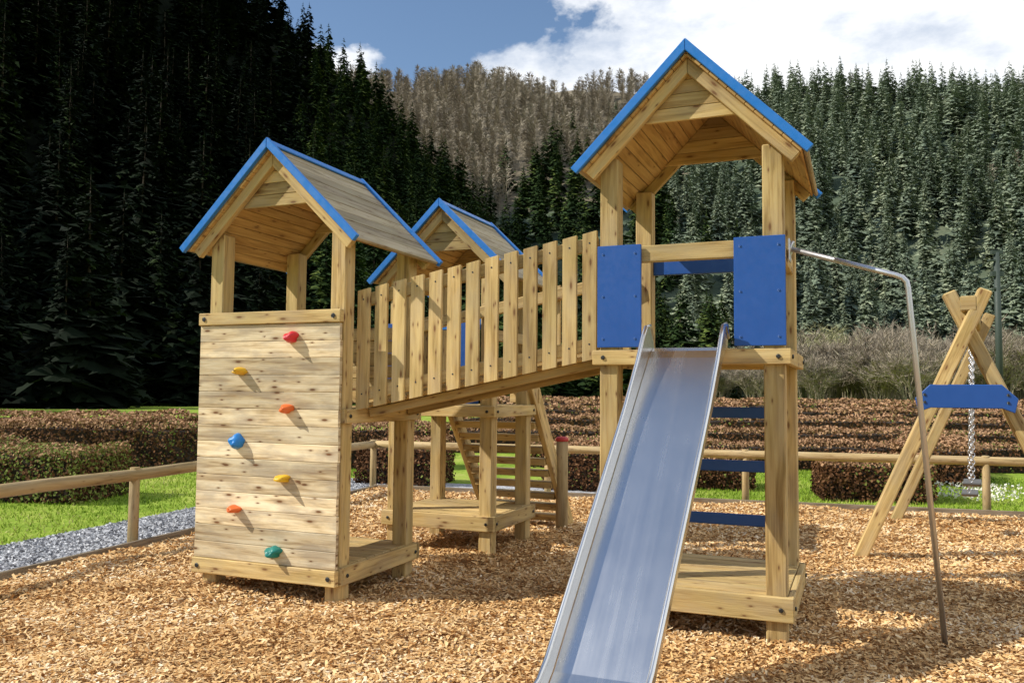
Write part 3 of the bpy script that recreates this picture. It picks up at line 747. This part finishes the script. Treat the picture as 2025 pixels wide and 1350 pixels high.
# ------------------------------------------------------------ rear tower
MX0, MX1, MY0, MY1 = -3.70, -2.74, 6.21, 7.08
Q = empty('play_tower', (-3.2, 6.6, 0), 'smaller wooden play tower with blue trimmed roof and steps standing behind the bridge', 'play tower')
posts(Q, MX0, MX1, MY0, MY1, 2.37)
roof(Q, -3.20, 6.11, 7.2, .66, 2.26, 2.90)
platform(Q, MX0, MX1, MY0, MY1, .34, .12, 'low_platform')
platform(Q, MX0, MX1, MY0, MY1, 1.22, .09, 'tower_deck')
panel(MX0-.01, MX0+.28, 1.23, 1.90, MY0-.003, Q); panel(MX1-.38, MX1-.12, 1.23, 1.90, MY0-.003, Q)
b = MB(); b.box(MX0+PW, MX1-PW, MY0+.01, MY0+.05, 1.84, 1.93); b.build('cross_bar', 'trim', Q, .005)
b = MB(); b.box(MX1-.05, MX1-.012, MY0+PW, MY1-PW, 1.75, 1.84); b.build('guard_rail', 'wood', Q, .005)
for xs_, za, ya in ((-3.58, 1.24, 7.12), (-2.72, 1.50, 6.98)):
    b = MB(); b.beam((xs_, ya, za), (xs_, 8.12, -.02), .05, .17); b.build('stair_stringer', 'wood', Q, .005)
for i in range(10):
    t = (i+.5)/10.3; b = MB(); y = 7.14+(8.08-7.14)*t; z = 1.20*(1-t); b.box(-3.552, -2.748, y-.085, y+.075, z-.032, z+.028); b.build('stair_tread', 'wood', Q, .004)
b = MB(); b.box(-2.97, -2.68, 7.13, 7.165, 1.235, 1.36); b.build('gate_board', 'wood', Q, .005)
b = MB(); b.box(-3.05, -2.78, 7.17, 7.2, 1.37, 1.46); b.build('cross_bar', 'blue', Q, .005)
PX, PY = -2.665, 7.72
b = MB(); b.tube([(PX, PY, -.05), (PX, PY, .86)], .058, 16); p = b.build('wooden_post', 'log', None, .004, (PX, PY, 0))
tag(p, 'round wooden post with a red cap beside the rear tower steps', 'post')
b = MB(); b.tube([(PX, PY, .861), (PX, PY, .89), (PX, PY, .905)], [.062, .062, .042], 16); b.build('cap', 'capred', p, .003)

# ------------------------------------------------------------ swing
SW = empty('a_frame_stand', (.85, 8.6, 0), 'wooden A frame stand of crossed square beams with a blue brace board, carrying the swings', 'swing frame')
def leg(foot, top): b = MB(); b.beam(foot, top, .10, .14, (0, 1, 0)); b.build('leg', 'wood', SW, .010)
def aframe(ax, ay, fl_, fr, H=1.91):
    for s, fx in ((-1, fl_), (1, fr)):
        yo = s*.052; d = Vector((ax-fx, 0, H)); e = d*1.15
        leg((fx, ay+yo, -.03), (fx+e.x, ay+yo, -.03+e.z))
aframe(.80, 7.58, -.04, 1.64); aframe(1.12, 9.86, .30, 1.96)
b = MB(); b.beam((.80, 7.46, 2.06), (1.12, 9.98, 2.06), .12, .12); b.build('top_beam', 'wood', SW, .010)
b = MB(); bc = .765
pts = [(bc-.335, 7.455, 1.20), (bc-.36, 7.455, 1.31), (bc-.25, 7.455, 1.42), (bc+.25, 7.455, 1.42), (bc+.36, 7.455, 1.31), (bc+.335, 7.455, 1.20), (bc+.25, 7.455, 1.235), (bc-.25, 7.455, 1.235)]
b.prism(pts, (0, .022, 0))
for x in (-.29, .29):
    for z in (1.28, 1.34): bolt(b, bc+x, 7.455, z, 'y', -1, .012)
b.build('brace_board', ['blue', 'bolt'], SW, .005)
def chain(root, p0, p1, n):
    b = MB(); p0, p1 = Vector(p0), Vector(p1); d = (p1-p0)/n; dn = d.normalized(); s1 = Vector((1, 0, 0)); s2 = dn.cross(s1).normalized(); s1 = s2.cross(dn)
    for i in range(n):
        c = p0+d*(i+.5); s_ = s1 if i % 2 else s2; pts = []
        for k in range(9):
            a = 2*math.pi*k/8; pts.append(c+dn*math.cos(a)*d.length*.66+s_*math.sin(a)*.014)
        b.tube(pts, .005, 5, cap=False)
    b.build('chain', 'tube', root, 0)
def swing(ya, yb, dx, zs_, label):
    xa = lambda yy: .80+.32*(yy-7.46)/2.52+dx
    sw = empty('swing', (xa((ya+yb)/2), (ya+yb)/2, zs_), label, 'swing')
    chain(sw, (xa(ya)-dx, ya, 2.0), (xa(ya), ya+.04, zs_+.01), 44); chain(sw, (xa(yb)-dx, yb, 2.0), (xa(yb), yb-.04, zs_+.01), 44)
    b = MB(); pth = []
    for i in range(9):
        t = i/8; yy = ya+.02+(yb-ya-.04)*t; pth.append((xa(yy), yy, zs_-.03*math.sin(math.pi*t)))
    b.sweep([[(-.07, -.010), (-.07, .010), (.07, .010), (.07, -.010)]]*9, pth, (1, 0, 0)); b.build('seat', 'rubber', sw, .005)
swing(8.02, 8.42, -.02, .60, 'nearer grey swing seat hanging on two steel chains from the A frame')
swing(8.92, 9.32, -.06, .42, 'farther and lower grey swing seat on chains behind the nearer one')

mp = cw(36.0, 62)
ms = empty('utility_pole', mp, 'tall dark utility mast rising behind the swing before the trees', 'mast')
b = MB(); b.tube([mp+Vector((0, 0, -.1)), mp+Vector((0, 0, 12))], [.26, .20], 10); b.build('pole', 'mast', ms, 0)
for z, L, hh_ in ((12.0, .42, .3), (11.4, .6, .14), (10.4, .45, .4), (9.3, .35, .14)):
    b = MB(); r_ = Vector((CT, ST, 0)); b.beam(mp+r_*-L+Vector((0, 0, z)), mp+r_*L+Vector((0, 0, z)), .3, hh_); b.build('cross_arm', 'mast', ms, .01)

# ------------------------------------------------------------ light, sky, camera
EL = 41.0; lx, ly = .85, .53
S_ = bpy.data.lights.new('sun', 'SUN'); S_.energy = 5.0; S_.angle = math.radians(.5); S_.color = (1, .95, .85)
so = bpy.data.objects.new('sun', S_); C.objects.link(so)
dv = Vector((lx*math.cos(math.radians(EL)), ly*math.cos(math.radians(EL)), -math.sin(math.radians(EL)))).normalized()
so.rotation_euler = dv.to_track_quat('-Z', 'Y').to_euler(); so.location = (-10, -8, 12)
wd = bpy.data.worlds.new('World'); bpy.context.scene.world = wd; wd.use_nodes = True; nt = wd.node_tree
bg = nt.nodes['Background']; sky = N(nt, 'ShaderNodeTexSky', sky_type='NISHITA'); sky.sun_disc = False
sky.sun_elevation = math.radians(EL); sky.sun_rotation = math.atan2(-lx, -ly); sky.air_density = 1.1; sky.dust_density = .3; sky.ozone_density = 3.0
tc = N(nt, 'ShaderNodeTexCoord').outputs['Generated']
nz = noise(nt, mapping(nt, tc, (1, 1, 1.9)), 3.6, 10, .56, .25)
dp = N(nt, 'ShaderNodeVectorMath', operation='DOT_PRODUCT'); nt.links.new(tc, dp.inputs[0]); dp.inputs[1].default_value = (CT, ST, 0)
s = math_(nt, 'ADD', nz, math_(nt, 'MULTIPLY', dp.outputs['Value'], .38))
cf = ramp(nt, s, [(.50, (0, 0, 0)), (.55, (.8, .8, .8)), (.63, (1, 1, 1))])
nz2 = noise(nt, mapping(nt, tc, (1, 1, 2)), 7, 8, .6)
ccol = ramp(nt, nz2, [(.35, (4.9, 5.5, 6.5)), (.55, (8.6, 8.7, 8.8))])
nt.links.new(mixc(nt, cf, sky.outputs[0], ccol), bg.inputs['Color']); bg.inputs['Strength'].default_value = .135
cam = bpy.data.cameras.new('camera'); co = bpy.data.objects.new('camera', cam); C.objects.link(co)
cam.sensor_width = 36; cam.lens = 29.53; cam.clip_end = 3000; cam.clip_start = .05
R = Matrix.Rotation(math.radians(22.5), 4, 'Z') @ Matrix.Rotation(math.radians(90+3.446), 4, 'X') @ Matrix.Rotation(math.radians(.5), 4, 'Z')
co.matrix_world = Matrix.Translation((0, 0, 1.33)) @ R
sc_ = bpy.context.scene; sc_.camera = co
sc_.view_settings.view_transform = 'Standard'; sc_.view_settings.look = 'None'; sc_.view_settings.exposure = 0
